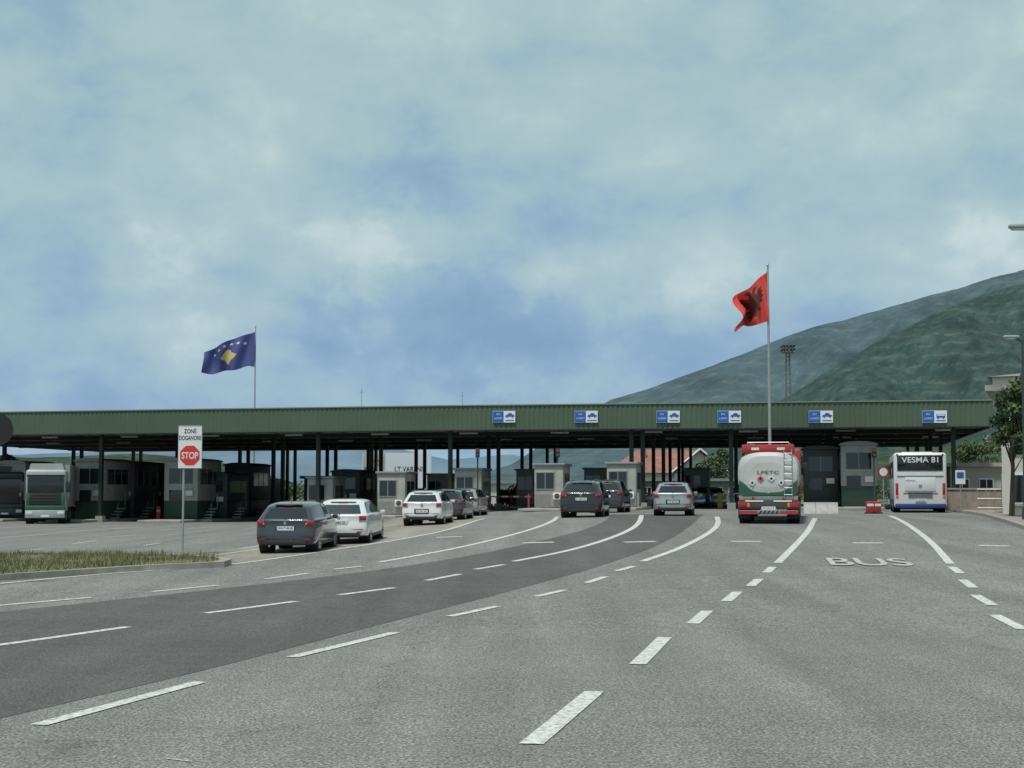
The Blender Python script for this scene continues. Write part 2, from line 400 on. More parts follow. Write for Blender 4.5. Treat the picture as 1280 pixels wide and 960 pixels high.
for k in range(1,14):
    o=nd*(k*DEP/14)
    for a,c in ((pL,pM),(pM,pR)): bar(b,a+o,c+o,zb+.2,.18 if k%3 else .5,.12,GREY if k%3 else GREENC)
b.build('roof_beams',parent=can,smooth=False)
b=B()
colx=[(-43,0),(X(108,101),1),(-20.3,0),(X(388,98),1),(X(556,96),1),(X(793,94),1),(X(912,93),1),(19.5,0),(X(1192,91),1)]
for x,frn in colx:
    for ro in (1.5,15,28,40):
        if ro<2 and not frn: continue
        for s_ in ((-.0,) if ro<2 and abs(x-X(793,94))>.1 else (-.35,.35)):
            px=x+nd.x*ro+s_; py=fr(x)+nd.y*ro; zg=g(px,py)
            b.box((px,py,(zg+zb+.3)/2),(.24,.3,zb+.3-zg),GREENC,rz=-HD)
            b.box((px,py,zg+.2),(.5,.5,.4),CONC,rz=-HD)
b.build('columns',parent=can,smooth=False)
b=B()
for x in range(-40,28,6):
    for ro in (6,18):
        b.box((x+nd.x*ro,fr(x)+nd.y*ro,zb+.02),(1.2,.3,.1),SIGNW,rz=-HD)
b.build('light_housings',parent=can,smooth=False)
# lane signs
def lane_sign(px,bus=False):
    d=fr(X(px,93)); x=X(px,d); d=fr(x); p=Vector((x,d-.12,at(px,521,d).z)); b=B()
    b.box((0,0,0),(1.42,.06,.72),SIGNW); b.box((-.36,-.033,0),(.68,.01,.68),BLUE)
    for i,(tx,w) in enumerate((('EU',.2),('ALL PASSPORTS',.5))): b.text(tx,(-.36,-.045,.16-.26*i),w,.11,SIGNW)
    z=-.02; y=-.04
    if bus:
        b.box((.36,y,.05),(.5,.01,.2),BLUE); b.box((.36,y-.006,.09),(.42,.01,.07),SIGNW)
        for cx in (.2,.5): b.cyl((cx,y,-.07),(cx,y-.012,-.07),.05,.05,BLUE,10)
    else:
        b.poly([(.07,y,.0),(.12,y,.1),(.22,y,.12),(.3,y,.22),(.46,y,.22),(.55,y,.12),(.66,y,.09),(.67,y,.0)],BLUE)
        for cx in (.2,.53): b.cyl((cx,y,0),(cx,y-.01,0),.055,.055,BLUE,10)
    b.box((.36,y,-.23),(.55,.01,.05),BLUE)
    b.build('lane_sign',p,rz=math.atan2(pR.y-pM.y,pR.x-pM.x),smooth=False)
for px in (630,733,835.5,912,1027): lane_sign(px)
lane_sign(1170,True)
for px,py0 in ((452,485),(578,490)):
    b=B(); p=at(px,505,112); q=at(px,py0,112); b.cyl((p.x,p.y,7.1),q,.03,.02,GALV,8); b.box((q.x,q.y,q.z-.3),(.3,.05,.04),GALV); b.build('roof_antenna')

# ---------------- flags
def flag(name,pole_px,top_py,base,S,pick,nu=150,nv=100,ph=0):
    b=B(); vs=[];fs=[]
    for j in range(nv+1):
        for i in range(nu+1): vs.append(S(i/nu,j/nv))
    k={}
    for j in range(nv):
        for i in range(nu):
            m=pick((i+.5)/nu,(j+.5)/nv); k.setdefault(m.name,(m,[]))[1].append([j*(nu+1)+i,j*(nu+1)+i+1,(j+1)*(nu+1)+i+1,(j+1)*(nu+1)+i])
    b.v=[Vector(v) for v in vs]
    for nm,(m,ff) in k.items():
        ix=b.mi(m)
        for q in ff: b.f.append(q); b.m.append(ix)
    top=at(pole_px,top_py,base.y)
    e=empty(name,(base.x,base.y,base.z))
    b.build('cloth',(0,0,top.z-base.z),parent=e,ang=180)
    c=B(); hh=top.z-base.z+.25
    c.cyl((0,0,0),(0,0,hh),.11,.055,GALV,14); c.cyl((0,0,hh),(0,0,hh+.12),.09,.05,GALV,10); c.box((0,0,.15),(.6,.6,.3),CONC)
    for zz in (top.z-base.z-.1,top.z-base.z-2.4): c.cyl((0,0,zz),(-.12,0,zz),.03,.03,GALV,6)
    c.build('pole',parent=e)
def starin(u,v,cx,cy,r,asp):
    x=(u-cx)*asp; y=(v-cy); rr=math.hypot(x,y)
    if rr>r: return False
    a=(math.atan2(x,-y))%(2*math.pi/5); a=min(a,2*math.pi/5-a)
    ri=.4*r; k=math.pi/5
    return rr< (r*ri*math.sin(k))/(r*math.sin(a)+ri*math.sin(k-a)+1e-9)
kmap=[(.5,.27),(.56,.34),(.6,.42),(.68,.5),(.65,.58),(.58,.63),(.55,.72),(.5,.82),(.46,.74),(.42,.66),(.36,.6),(.30,.52),(.37,.45),(.42,.4),(.44,.33)]
kmap=[((x-.5)*.85+.5,(y-.55)*.95+.56) for x,y in kmap]
def pk(u,v):
    for i in range(6):
        x=.5+(i-2.5)*.115; y=.15+.018*(i-2.5)**2
        if starin(u,v,x,y,.055,1.4): return FWH
    return YEL if inside((u,v),kmap) else FBLUE
dK=150
def SK(u,v):
    return (-5.15*u+.08*math.sin(7*u+3*v), .55*math.sin(8.5*u+1.6*v)*u**.5+.16*math.sin(19*u-3*v), -.3-2.0*u**1.2-v*(3.5-1.25*u)+.18*math.sin(6*u+.5+v)*u+.12*math.sin(13*u)*v)
bk=at(317,620,dK); flag('kosovo_flag',317,411,Vector((bk.x,dK,g(bk.x,dK))),SK,pk)
eh=[(.0,.2),(.04,.14),(.09,.10),(.15,.12),(.2,.16),(.15,.17),(.12,.2),(.1,.25),(.16,.28),(.24,.22),(.36,.2),(.3,.28),(.38,.3),(.3,.36),(.37,.4),(.28,.44),(.33,.5),(.24,.52),(.18,.5),(.16,.58),(.26,.66),(.2,.68),(.13,.64),(.1,.7),(.13,.8),(.06,.78),(.0,.92)]
egl=[(.5+x*.9,y) for x,y in eh]+[(.5-x*.9,y) for x,y in eh[::-1]]
def pa(u,v): return FBLK if inside((u,v),egl) else FRED
def SA(u,v):
    return (-1.85*u-.2*math.sin(5*v+2)*u-.12*math.sin(9*v)*u, .7*math.sin(9*u+2.8*v)*u**.6+.22*math.sin(17*u+5*v), -.1-1.65*u**1.0-v*(2.9-1.15*u)+.18*math.sin(9*u+2*v)*u)
ba=Vector((X(963,88),88,0)); ba.z=g(ba.x,88); flag('albanian_flag',963,337,ba,SA,pa,110,150)

# ---------------- light mast
b=B(); d=260; hh=at(986,434,d).z-1; MG=mat('mast_grey',(.12,.13,.135),.6)
for k in range(4):
    a=math.pi/2*k+.78; b.cyl((.8*math.cos(a),.8*math.sin(a),0),(.4*math.cos(a),.4*math.sin(a),hh),.07,.05,MG,6)
z=0; i=0
while z<hh-1.5:
    r=.8-.4*z/hh; r2=.8-.4*(z+1.5)/hh
    for k in range(4):
        a=math.pi/2*k+.78; c=a+math.pi/2; b.cyl((r*math.cos(a),r*math.sin(a),z),(r2*math.cos(c),r2*math.sin(c),z+1.5),.03,.03,MG,5); b.cyl((r*math.cos(a),r*math.sin(a),z),(r*math.cos(c),r*math.sin(c),z),.03,.03,MG,5)
    z+=1.5
b.box((0,0,hh-.8),(2.2,2.2,.1),MG)
for z_ in (hh-.3,hh+.1):
    for s_ in (-1.05,1.05): b.box((0,s_,z_),(2.2,.05,.05),MG); b.box((s_,0,z_),(.05,2.2,.05),MG)
for x in (-.85,-.3,.3,.85):
    for y in (-1.1,1.1): b.box((x,y,hh-.35),(.36,.22,.38),DGREY,rx=.4); b.box((x,y,hh+.25),(.36,.22,.38),DGREY,rx=.4)
b.build('floodlight_mast',(X(987,d),d,.9))

# ---------------- street lamps
LAMPG=mat('lamp_pole_green',(.03,.05,.045),.5)
def lamp(px,py,d,hx):
    p=at(px,py,d); zg=g(p.x,p.y)+.1; h=p.z-zg; b=B()
    b.cyl((0,0,0),(0,0,h*.5),.11,.08,LAMPG,12); b.cyl((0,0,h*.5),(0,0,h),.08,.045,LAMPG,12); b.cyl((0,0,0),(0,0,.5),.17,.15,LAMPG,12)
    b.cyl((0,0,h-.05),(-.35,0,h+.1),.04,.035,LAMPG,8); b.cyl((-.35,0,h+.1),(-hx*.6,0,h+.14),.035,.03,LAMPG,8)
    b.box((-hx*.85,0,h+.12),(.6,.24,.11),mat('lamp_head',(.3,.32,.32),.4),bev=.05); b.box((-hx*.9,0,h+.05),(.4,.16,.05),mat('lamp_lens',(.5,.52,.5),.2),bev=.02)
    b.build('street_lamp',(p.x,p.y,zg))
lamp(1278,425,58,.5); lamp(1306,289,38,.7)

# ---------------- signs
def stop_sign():
    p=G(228,694); b=B(); zg=g(p.x,p.y)+.12; sc=p.y/F
    zt_=at(236,532,p.y).z-zg; zb_=at(236,586,p.y).z-zg; w=30.5*sc; cx=8*sc; h=zt_-zb_; zc=(zt_+zb_)/2
    b.cyl((0,0,-.1),(0,0,zt_-.05),.032,.032,GALV,12)
    b.box((cx,-.045,zc),(w,.02,h),SIGNW,bev=.006); b.box((cx,-.03,zc+.2),(w*.8,.02,.04),GALV)
    for z_ in (zc+h/2-.012,zc-h/2+.012): b.box((cx,-.057,z_),(w,.004,.014),DGREY)
    for x_ in (cx-w/2+.008,cx+w/2-.008): b.box((x_,-.0575,zc),(.014,.004,h),DGREY)
    b.text('ZONË',(cx,-.06,zt_-.15),w*.5,.15,PLBLK,bold=.015); b.text('DOGANORE',(cx,-.06,zt_-.36),w*.9,.13,PLBLK,bold=.015)
    zc2=zb_+w*.5+.03; R=w*.45
    o=lambda R,y:[(cx+R*math.cos(math.pi/8+math.pi/4*i),y,zc2+R*math.sin(math.pi/8+math.pi/4*i)) for i in range(8)]
    b.poly(o(R,-.059),SIGNW); b.poly(o(R*.96,-.061),mat('stop_red',(.58,.035,.03),.4)); b.text('STOP',(cx,-.064,zc2),R*1.5,R*.62,SIGNW,bold=.02)
    b.build('customs_stop_sign',(p.x,p.y,zg),smooth=False)
stop_sign()
p=at(-3,537,32.5); b=B(); zg=g(p.x,p.y)+.13; zc=p.z-zg
b.cyl((0,0,-.1),(0,0,zc+.2),.03,.03,GALV,12); b.cyl((0,-.04,zc),(0,-.06,zc),.35,.35,mat('sign_back',(.012,.011,.011),.6),40); b.box((0,-.02,zc),(.5,.03,.04),GALV)
b.build('round_traffic_sign',(p.x,p.y,zg))

# ---------------- vehicles
def wheel(b,x,y,r,side,w=.2,rim=CHROME,arch=True,af=1.2):
    s_=side
    if arch: b.cyl((x-s_*.35,y,r*1.02),(x+s_*.004,y,r*1.02),r*af,r*af,BLACK,28)
    b.cyl((x-s_*w,y,r),(x+s_*.012,y,r),r*.96,r,BLACK,28); b.cyl((x+s_*.01,y,r),(x+s_*.02,y,r),r*.66,r*.62,rim,24); 
    for k in range(5):
        a=k*2*math.pi/5+.3; b.box((x+s_*.022,y+r*.42*math.cos(a),r+r*.42*math.sin(a)),(.004,r*.16,r*.16),BLACK,rx=a)
    b.cyl((x+s_*.02,y,r),(x+s_*.03,y,r),r*.14,r*.12,DGREY,10)
def place(name,px,py,hd):
    p=G(px,py); L=2.8; f_=Vector((math.sin(hd),math.cos(hd),0)); q=p+f_*L; sl=math.atan2(g(q.x,q.y)-g(p.x,p.y),L)
    return empty(name,p,-hd,sl)
def car(name,px,py,hd,paint,L=4.0,W=1.7,H=1.46,slope=.42,wag=False,plate='',tail='c',tw=1.0):
    e=place(name,px,py,rad(hd)); hw=W/2; k=L/4.0; q=H/1.46
    St=[ (.04,slope,.23,.95,1.34,.93,.66),(.22,slope+.2,.2,.96,1.40,.985,.70),(.75,.98,.2,.95,1.45,1,.72),(1.72,1.7,.2,.94,1.465,1,.735),(1.82,1.8,.2,.94,1.465,1,.735),(2.72,2.42,.2,.93,1.43,1,.72),(3.1,3.05,.2,.93,.99,1,.84),(3.7,3.7,.22,.78,.85,.96,.78),(3.93,3.93,.28,.6,.70,.84,.66)]
    vs=[];n=9
    for si,(yl,yt,z0,zbt,ztp,w,wt) in enumerate(St):
        yl*=k;yt*=k;zbt*=q;ztp*=q;w*=hw*1.015;wt*=hw*(tw if si<6 else 1)
        half=[(.80*w,z0),(.965*w,z0+.06),(w,z0+.28),(w*.995,zbt-.14),(.965*w,zbt)]
        for t in (.1,.86): half.append((.95*w+(wt-.95*w)*t,zbt+(ztp-zbt)*t))
        half+= [(wt*.86,zbt+(ztp-zbt)*.975),(wt*.45,ztp)]
        ring=[]
        for (x,z) in half:
            fz=max(0,min(1,(z-zbt)/(ztp-zbt))) ; y=yl+(yt-yl)*fz
            if si==0 and z<zbt-.3: y-=.09
            if si==8 and z<zbt-.05: y+=.06
            ring.append((x,y,z))
        vs+=ring+[(-x,y,z) for x,y,z in ring]
    b=B(); b.v=[Vector(v) for v in vs]
    def fa(f,m): b.f.append(f); b.m.append(b.mi(m))
    I=lambda s_,r,sd:s_*18+sd*9+r
    for s_ in range(8):
        for sd in (0,1):
            for r in range(8):
                m=paint
                if r==5 and 1<=s_<=5: m=GLASS
                if r==5 and s_==3: m=PLBLK
                if s_==5 and r in (6,7): m=GLASS
                if r==0: m=PLBLK
                fa([I(s_,r,sd),I(s_+1,r,sd),I(s_+1,r+1,sd),I(s_,r+1,sd)] if sd==0 else [I(s_,r,sd),I(s_,r+1,sd),I(s_+1,r+1,sd),I(s_+1,r,sd)],m)
        fa([I(s_,8,0),I(s_+1,8,0),I(s_+1,8,1),I(s_,8,1)],GLASS if s_==5 else paint)
        fa([I(s_,0,0),I(s_,0,1),I(s_+1,0,1),I(s_+1,0,0)],PLBLK)
    for r in range(8):
        fa([I(0,r,0),I(0,r+1,0),I(0,r+1,1),I(0,r,1)],GLASS if r==5 else (PLBLK if r==0 else paint))
        fa([I(8,r,0),I(8,r,1),I(8,r+1,1),I(8,r+1,0)],PLBLK if r in(1,) else paint)
    ob=b.build('body',parent=e,ang=180)
    cr=ob.data.attributes.new('crease_edge','FLOAT','EDGE')
    for ed in ob.data.edges:
        a,c=ed.vertices; ra,rc=a%9,c%9; sa,sc_=a//18,c//18
        v=0
        if ra==rc and ra in (5,6) : v=.75
        if ra==rc and ra in (4,): v=.45
        if ra==rc and ra in (1,2): v=.3
        if sa==sc_==0: v=max(v,.35)
        if sa==sc_ and sa in (1,3,4,5) and {ra,rc}=={5,6}: v=.9
        if (a//9)%2!=(c//9)%2 and sa==0 and ra in(5,6): v=.85
        cr.data[ed.index].value=v
    md=ob.modifiers.new('s','SUBSURF'); md.levels=2; md.render_levels=2
    d=B(); r=.305*q
    for sd in (-1,1):
        wheel(d,sd*(hw-.022),.76*k,r,sd,af=1.15); wheel(d,sd*(hw-.022),3.2*k,r,sd,af=1.15)
        z=.87*q
        d.box((sd*hw*.81,.065,z),(hw*.26,.12,.14),REDL,bev=.03,rz=sd*.25); d.box((sd*hw*.74,.004,z-.02),(.10,.02,.045),mat('clear_lens',(.6,.5,.5),.2),rz=sd*.25)
        d.box((sd*hw*.72,-.06,.40),(.16,.03,.04),REDL)
        d.box((sd*(hw+.07),2.72*k,.98*q),(.17,.12,.13),paint,bev=.04); 
        for yy in (1.35,2.35): d.box((sd*hw*.985,yy*k,.84*q),(.03,.16,.025),paint)
        for yy in (1.0,1.78,2.72): d.box((sd*(hw*.9965),yy*k,.62*q),(.008,.012,.42*q),PLBLK)
        d.box((sd*hw*.99,1.95*k,.27),(.03,1.9*k,.08),PLBLK,bev=.01)
    d.box((0,-.05,.31),(W*.74,.05,.13),PLBLK,bev=.03)
    d.box((0,-.035,.505*q),(W*.86,.012,.012),PLBLK)
    zp=.60 if tail=='b' else .72
    zp*=q; yp=-.055 if zp<.68 else .0
    d.box((0,yp+.02,zp),(.6,.05,.2),PLBLK if tail=='b' else paint,bev=.01); d.box((0,yp-.01,zp),(.52,.02,.115),SIGNW); d.box((-.24,yp-.021,zp),(.04,.004,.11),BLUE)
    if plate: d.text(plate,(.02,yp-.023,zp),.42,.075,PLBLK,bold=.01)
    d.cyl((0,.03,.87*q),(0,-.005,.87*q),.05,.05,CHROME,16)
    d.box((.0,slope*k*.42,1.02*q),(.42,.02,.02),PLBLK,ry=.12); d.cyl((0,.10,.98*q),(0,.05,.99*q),.03,.02,PLBLK,8)
    d.box((0,slope*k+.03,H-.075),(W*.46*tw,.16,.03),paint,bev=.012); d.box((0,slope*k-.05,H-.09),(.28,.02,.02),REDL)
    d.cyl((0,slope*k+.4,H-.03),(0,slope*k+.22,H+.12),.008,.004,PLBLK,5)
    d.cyl((-hw*.5,-.08,.22),(-hw*.5,.1,.22),.03,.03,CHROME,8)
    if wag:
        for sd in (-1,1): d.cyl((sd*hw*.58,.75,H+.01),(sd*hw*.58,2.3*k,H+.01),.018,.018,CHROME if wag==2 else PLBLK,6)
    d.build('details',parent=e)
    return e
PG=mat('car_paint_grey',(.05,.054,.06),.28,.5,.03,2,coat=1)
PW=mat('car_paint_white',(.58,.59,.59),.3,0,.03,2,coat=1)
PB=mat('car_paint_black',(.012,.012,.014),.22,.1,coat=1)
PS=mat('car_paint_silver',(.33,.35,.36),.3,.55,coat=1)
PN=mat('car_paint_dark',(.03,.035,.04),.3,.3,coat=1)
car('hatchback_car',356,692,4,PG,4.0,1.74,1.45,.5,plate='04-718-JE')
car('white_hatchback_car',423,681,3,PW,4.3,1.84,1.40,.85,plate='01-482-EK',tw=.96)
car('white_estate_car',527,657,5,PW,4.3,1.7,1.42,.42,wag=1,plate='AA 541 KO',tail='b')
car('dark_car',556,651,6,PN,4.2,1.72,1.45,.45)
car('silver_car',577,646,7,PS,4.3,1.75,1.5,.4)
car('black_suv',726,647,8,PB,4.6,1.86,1.6,.5,wag=2,plate='01-256-CN',tw=1.05)
car('silver_estate_car',841,645,8,PS,4.5,1.74,1.5,.45,wag=1,plate='TR 830 BL',tail='b')
car('dark_suv',757,641,10,PN,4.5,1.8,1.7,.4)
car('silver_hatchback_car',874,635,-50,PS,4.2,1.72,1.45,.4)
car('silver_hatchback_car',899,634.5,-40,PS,4.2,1.72,1.45,.4)
car('dark_van',515,640,8,PN,4.6,1.85,1.9,.2,tw=1.15)

# tanker
def tanker():
    e=place('tanker_truck',961,655,rad(11)); b=B()
    def ring(y,sx,sz,cz=1.93,a=1.2,bb=.97):
        R=[]
        for i in range(48):
            t=2*math.pi*i/48; c_,s_=math.cos(t),math.sin(t)
            R.append((a*sx*math.copysign(abs(c_)**.62,c_),y,cz+bb*sz*math.copysign(abs(s_)**.72,s_)))
        return R
    secs=[(.0,.55,.5),(.03,.8,.76),(.1,.93,.91),(.22,.99,.98),(.4,1,1),(3,1,1),(6,1,1),(9,1,1),(9.3,.9,.9)]
    rr=[ring(*s_) for s_ in secs]
    TW=mat('tank_white',(.48,.49,.47),.38,0,.16,1.2,coat=.3)
    for k in range(len(rr)-1):
        for i in range(48):
            j=(i+1)%48; z=(rr[k][i][2]+rr[k][j][2])/2
            m=REDP if z>2.70 and k>2 else (GREENP if z<1.50 and k>0 else TW)
            b.add([rr[k][i],rr[k][j],rr[k+1][j],rr[k+1][i]],[[0,1,2,3]],m)
    b.poly(rr[0],TW)
    for y in (.25,3,6):
        R1=ring(y,1.015,1.015); R2=ring(y+.07,1.015,1.015)
        for i in range(48): j=(i+1)%48; b.add([R1[i],R1[j],R2[j],R2[i]],[[0,1,2,3]],GALV)
    b.box((0,4.6,2.93),(1.75,9,.22),REDP,bev=.05); b.box((0,.2,2.94),(2.05,.18,.36),REDP,bev=.05)
    for x in (-.5,.5): b.box((x,.10,2.95),(.3,.02,.1),SIGNW)
    for s_ in (-.8,.8): b.cyl((s_,.2,3.2),(s_,9,3.2),.02,.02,GALV,6); [b.cyl((s_,.2+i*1.4,2.98),(s_,.2+i*1.4,3.2),.018,.018,GALV,6) for i in range(7)]
    b.cyl((-.8,.2,3.2),(.8,.2,3.2),.02,.02,GALV,6)
    for y in (1.5,3.5,5.5,7.5): b.cyl((0,y,3),(0,y,3.12),.3,.3,GALV,16)
    for s_ in (.62,.92): b.cyl((s_,-.06,1.0),(s_,.0,2.95),.018,.018,GALV,6)
    for i in range(7): b.cyl((.62,-.06,1.15+.27*i),(.92,-.06,1.15+.27*i),.014,.014,GALV,6)
    for s_ in (-1,1): b.prism([(s_*.02,1.12),(s_*.05,1.30),(s_*.8,1.48),(s_*1.13,1.72),(s_*1.15,1.26),(s_*1.0,1.10)],.025,.3,GREENP)
    b.text('LPETC',(0,-.015,2.02),.85,.13,GREENP,bold=.01)
    for x,z,m in ((-.3,1.78,ORANGE),(.12,1.78,SIGNW),(.5,1.62,SIGNW),(-.62,1.62,SIGNW)):
        b.box((x,-.03,z),(.18,.02,.18),m,ry=math.pi/4); b.box((x,-.042,z),(.09,.01,.09),PLBLK,ry=math.pi/4)
    b.box((0,4.6,.85),(.9,9,.3),DGREY); b.box((0,.14,1.0),(2.3,.2,.2),GREY,bev=.02)
    b.box((0,.06,.74),(2.4,.24,.3),DGREY,bev=.02)
    for s_ in (-1,1):
        b.box((s_*1.0,-.07,.74),(.34,.04,.17),REDL,bev=.01); b.box((s_*.78,-.07,.74),(.1,.04,.17),AMB,bev=.01)
        b.cyl((s_*.6,-.02,1.0),(s_*.6,.03,1.0),.06,.06,REDL,12); b.cyl((s_*1.05,-.0,1.0),(s_*1.05,.05,1.0),.06,.06,AMB,12)
        b.box((s_*.55,-.075,.9),(.7,.01,.06),SIGNW)
        b.box((s_*.8,-.085,.46),(.7,.01,.12),mat('reflective_red',(.4,.03,.03),.4))
    b.box((0,-.02,.46),(2.3,.12,.16),GREY,bev=.02)
    for i in range(-2,3): b.box((i*.16,-.085,.46),(.06,.01,.15),PLBLK,ry=.6)
    b.box((0,-.03,.72),(.56,.05,.16),PLBLK); b.box((0,-.06,.62),(.54,.02,.13),SIGNW); b.text('TR 2417 R',(0,-.072,.62),.46,.08,PLBLK)
    for s_ in (-1,1):
        for y in (1.1,2.4,3.7,8.3):
            b.cyl((s_*.7,y,.5),(s_*1.18,y,.5),.5,.5,BLACK,28); b.cyl((s_*1.18,y,.5),(s_*1.19,y,.5),.28,.26,CHROME,18)
        b.box((s_*1.0,2.4,1.06),(.5,4.2,.06),PLBLK); b.box((s_*.95,.35,.45),(.5,.03,.5),BLACK)
        b.box((s_*1.1,5.9,.7),(.1,2.6,.5),GALV)
    b.box((0,10.6,1.75),(2.4,1.9,2.5),REDP,bev=.12); b.box((0,11.56,2.1),(2.1,.04,.8),GLASS)
    b.cyl((-.7,11.0,.5),(-1.15,11.0,.5),.5,.5,BLACK,24); b.cyl((.7,11.0,.5),(1.15,11.0,.5),.5,.5,BLACK,24)
    for s_ in (-1,1): b.box((s_*1.38,11.3,2.1),(.22,.12,.6),PLBLK,bev=.03)
    b.build('tank_and_chassis',parent=e)
    e.scale=(.94,.94,.94)
tanker()
def bus():
    e=place('coach_bus',1151,641,rad(12.5)); b=B()
    W,Hh,L=2.6,3.05,9.5
    b.box((0,L/2,Hh/2+.12),(W,L,Hh-.25),WHITE,bev=.16,seg=4)
    b.box((0,-.01,2.52),(2.25,.05,.78),GLASS,bev=.02); b.text('VESMA 81',(0,-.045,2.68),1.8,.28,SIGNW,bold=.01)
    b.box((0,-.02,1.86),(2.3,.03,.02),DGREY); b.box((0,-.02,1.0),(1.7,.03,.02),DGREY)
    b.box((0,-.015,1.45),(1.5,.03,.7),mat('bus_panel',(.62,.64,.65),.35,coat=.5),bev=.01)
    for i in range(5): b.box((0,-.035,.78+.06*i),(1.2,.015,.02),DGREY)
    b.text('VESMA',(-.5,-.035,1.62),.5,.1,DBLUE); b.cyl((0,-.03,1.35),(0,-.045,1.35),.09,.09,CHROME,16)
    for s_ in (-1,1):
        b.box((s_*1.15,-.005,1.2),(.14,.06,.6),REDL,bev=.02); b.box((s_*1.15,-.012,.84),(.14,.06,.1),AMB,bev=.01)
        b.box((s_*1.12,-.005,2.95),(.1,.04,.06),REDL)
        b.box((s_*(W/2+.001),L/2+.2,2.2),(.02,L-1.2,.85),GLASS,bev=.005)
        for i in range(6): b.box((s_*(W/2+.008),1.2+i*1.45,2.2),(.02,.06,.85),PLBLK)
        b.box((s_*(W/2+.003),L/2,.5),(.02,L-.5,.35),DBLUE)
        wheel(b,s_*(W/2-.0),2.3,.47,s_,.3,af=1.12); wheel(b,s_*(W/2),7.0,.47,s_,.3,af=1.12)
        b.box((s_*1.42,9.3,2.3),(.2,.12,.5),PLBLK,bev=.03)
    b.box((0,-.02,.36),(2.5,.12,.2),DBLUE,bev=.05); b.box((0,-.06,.64),(.52,.03,.12),SIGNW); b.text('01-633-BX',(0,-.078,.64),.44,.08,PLBLK)
    b.box((0,L/2,Hh+.03),(1.6,2.5,.18),WHITE,bev=.05)
    b.build('body',parent=e)
bus()
def truck(name,px,py,hd,cab,trail,Lt=9,facing=True,sc=1):
    e=place(name,px,py,rad(hd)); b=B()   # local -y is the cab front (facing viewer)
    TR=mat(trail[0],trail[1],.5,0,.12,1.5)
    b.box((0,1.15,2.05),(2.45,2.1,2.7),cab,bev=.16,seg=3)
    b.prism([(-1.1,3.3),(1.1,3.3),(.95,3.8),(-.95,3.8)],.5,2.2,cab)
    b.box((0,.07,2.42),(2.2,.06,.95),GLASS,bev=.02); b.box((0,.05,3.03),(2.3,.3,.12),PLBLK,bev=.03)
    b.box((0,.06,1.55),(1.9,.06,.75),PLBLK,bev=.02)
    for i in range(4): b.box((0,.02,1.3+i*.17),(1.6,.04,.02),DGREY)
    b.box((0,.03,1.02),(2.42,.2,.26),GREENP if cab!=DT else cab,bev=.04); b.box((0,.05,.62),(2.4,.3,.5),cab,bev=.05)
    for s_ in (-1,1):
        b.box((s_*.95,-.1,.68),(.4,.05,.2),mat('headlamp',(.6,.62,.62),.15),bev=.02); b.box((s_*1.4,.1,2.3),(.2,.15,.65),PLBLK,bev=.03)
        b.box((s_*1.22,.9,2.35),(.03,.8,.7),GLASS)
        if cab!=DT: b.box((s_*1.06,.055,1.55),(.22,.06,.8),GREENP,bev=.02)
        for y in (1.0,4.2,Lt,Lt+1.3): b.cyl((s_*.75,y,.5),(s_*1.22,y,.5),.5,.5,BLACK,22); b.cyl((s_*1.22,y,.5),(s_*1.235,y,.5),.27,.25,CHROME,14)
    b.box((0,-.11,.5),(.5,.02,.12),SIGNW)
    b.box((0,Lt/2+3,2.4),(2.5,Lt,2.7),TR,bev=.03); b.box((0,Lt/2+2,.85),(.9,Lt+2,.25),DGREY)
    for i in range(int(Lt)): 
        for s_ in (-1,1): b.box((s_*1.255,2.9+i,2.4),(.02,.05,2.6),DGREY)
    b.build('cab_and_trailer',parent=e)
    e.scale=(sc,)*3
DT=mat('truck_dark',(.03,.04,.04),.4)
TWH=mat('truck_white',(.33,.35,.34),.45,0,.12,2)
truck('white_green_truck',56,655,-12,TWH,('trailer_tarp',(.25,.27,.25)))
truck('dark_truck',6,651,-8,DT,('trailer_dark',(.07,.075,.07)))
truck('dark_truck',300,645,6,DT,('trailer_dark',(.05,.055,.055)),sc=.85)
truck('dark_truck',182,648,-4,DT,('trailer_dark',(.05,.055,.055)),sc=.95)

# ---------------- booths
def booth(px,d,w=1.75,h=2.6,dep=2.6,wall=CREAM,name='passport_booth'):
    x=X(px,d); zg=g(x,d); b=B()
    b.box((0,3,.07),(w+.7,13,.16),CONC,bev=.03)
    b.box((0,dep/2,.15+h/2),(w,dep,h-.1),wall,bev=.04)
    b.box((0,dep/2,.15+h),(w+.22,dep+.25,.14),GREY,bev=.03)
    b.box((-w*.12,-.012,h*.68),(w*.62,.03,h*.36),GLASS); 
    for xx in (-w*.43,w*.19,-w*.12): b.box((xx,-.03,h*.68),(.05,.03,h*.38),GREY)
    for zz in (h*.49,h*.87): b.box((-w*.12,-.032,zz),(w*.66,.03,.05),GREY)
    b.box((w*.3,-.09,h*.33),(.5,.2,.42),WHITE,bev=.02); b.cyl((w*.3,-.19,h*.33),(w*.3,-.2,h*.33),.16,.16,DGREY,16)
    b.box((-w*.2,-.01,h*.22),(w*.5,.02,h*.3),mat('booth_panel',(.2,.2,.18),.6,0,.15,3))
    for s_ in (-1,1):
        b.box((s_*w/2,dep*.5,h*.66),(.03,dep*.72,h*.38),GLASS)
        for yy in (.14,.5,.86): b.box((s_*(w/2+.01),dep*yy,h*.66),(.03,.06,h*.4),GREY)
    b.cyl((-w/2-.2,-.8,.1),(-w/2-.2,-.8,1.0),.06,.06,REDP,10); b.cyl((w/2+.2,-.8,.1),(w/2+.2,-.8,1.0),.06,.06,GALV,10)
    b.build(name,(x,d,zg),rz=-HD)
for px,d in ((686,92),(777,91),(489,95),(585,97),(400,100),(660,112),(745,112),(870,112),(935,110),(548,114)): booth(px,d)
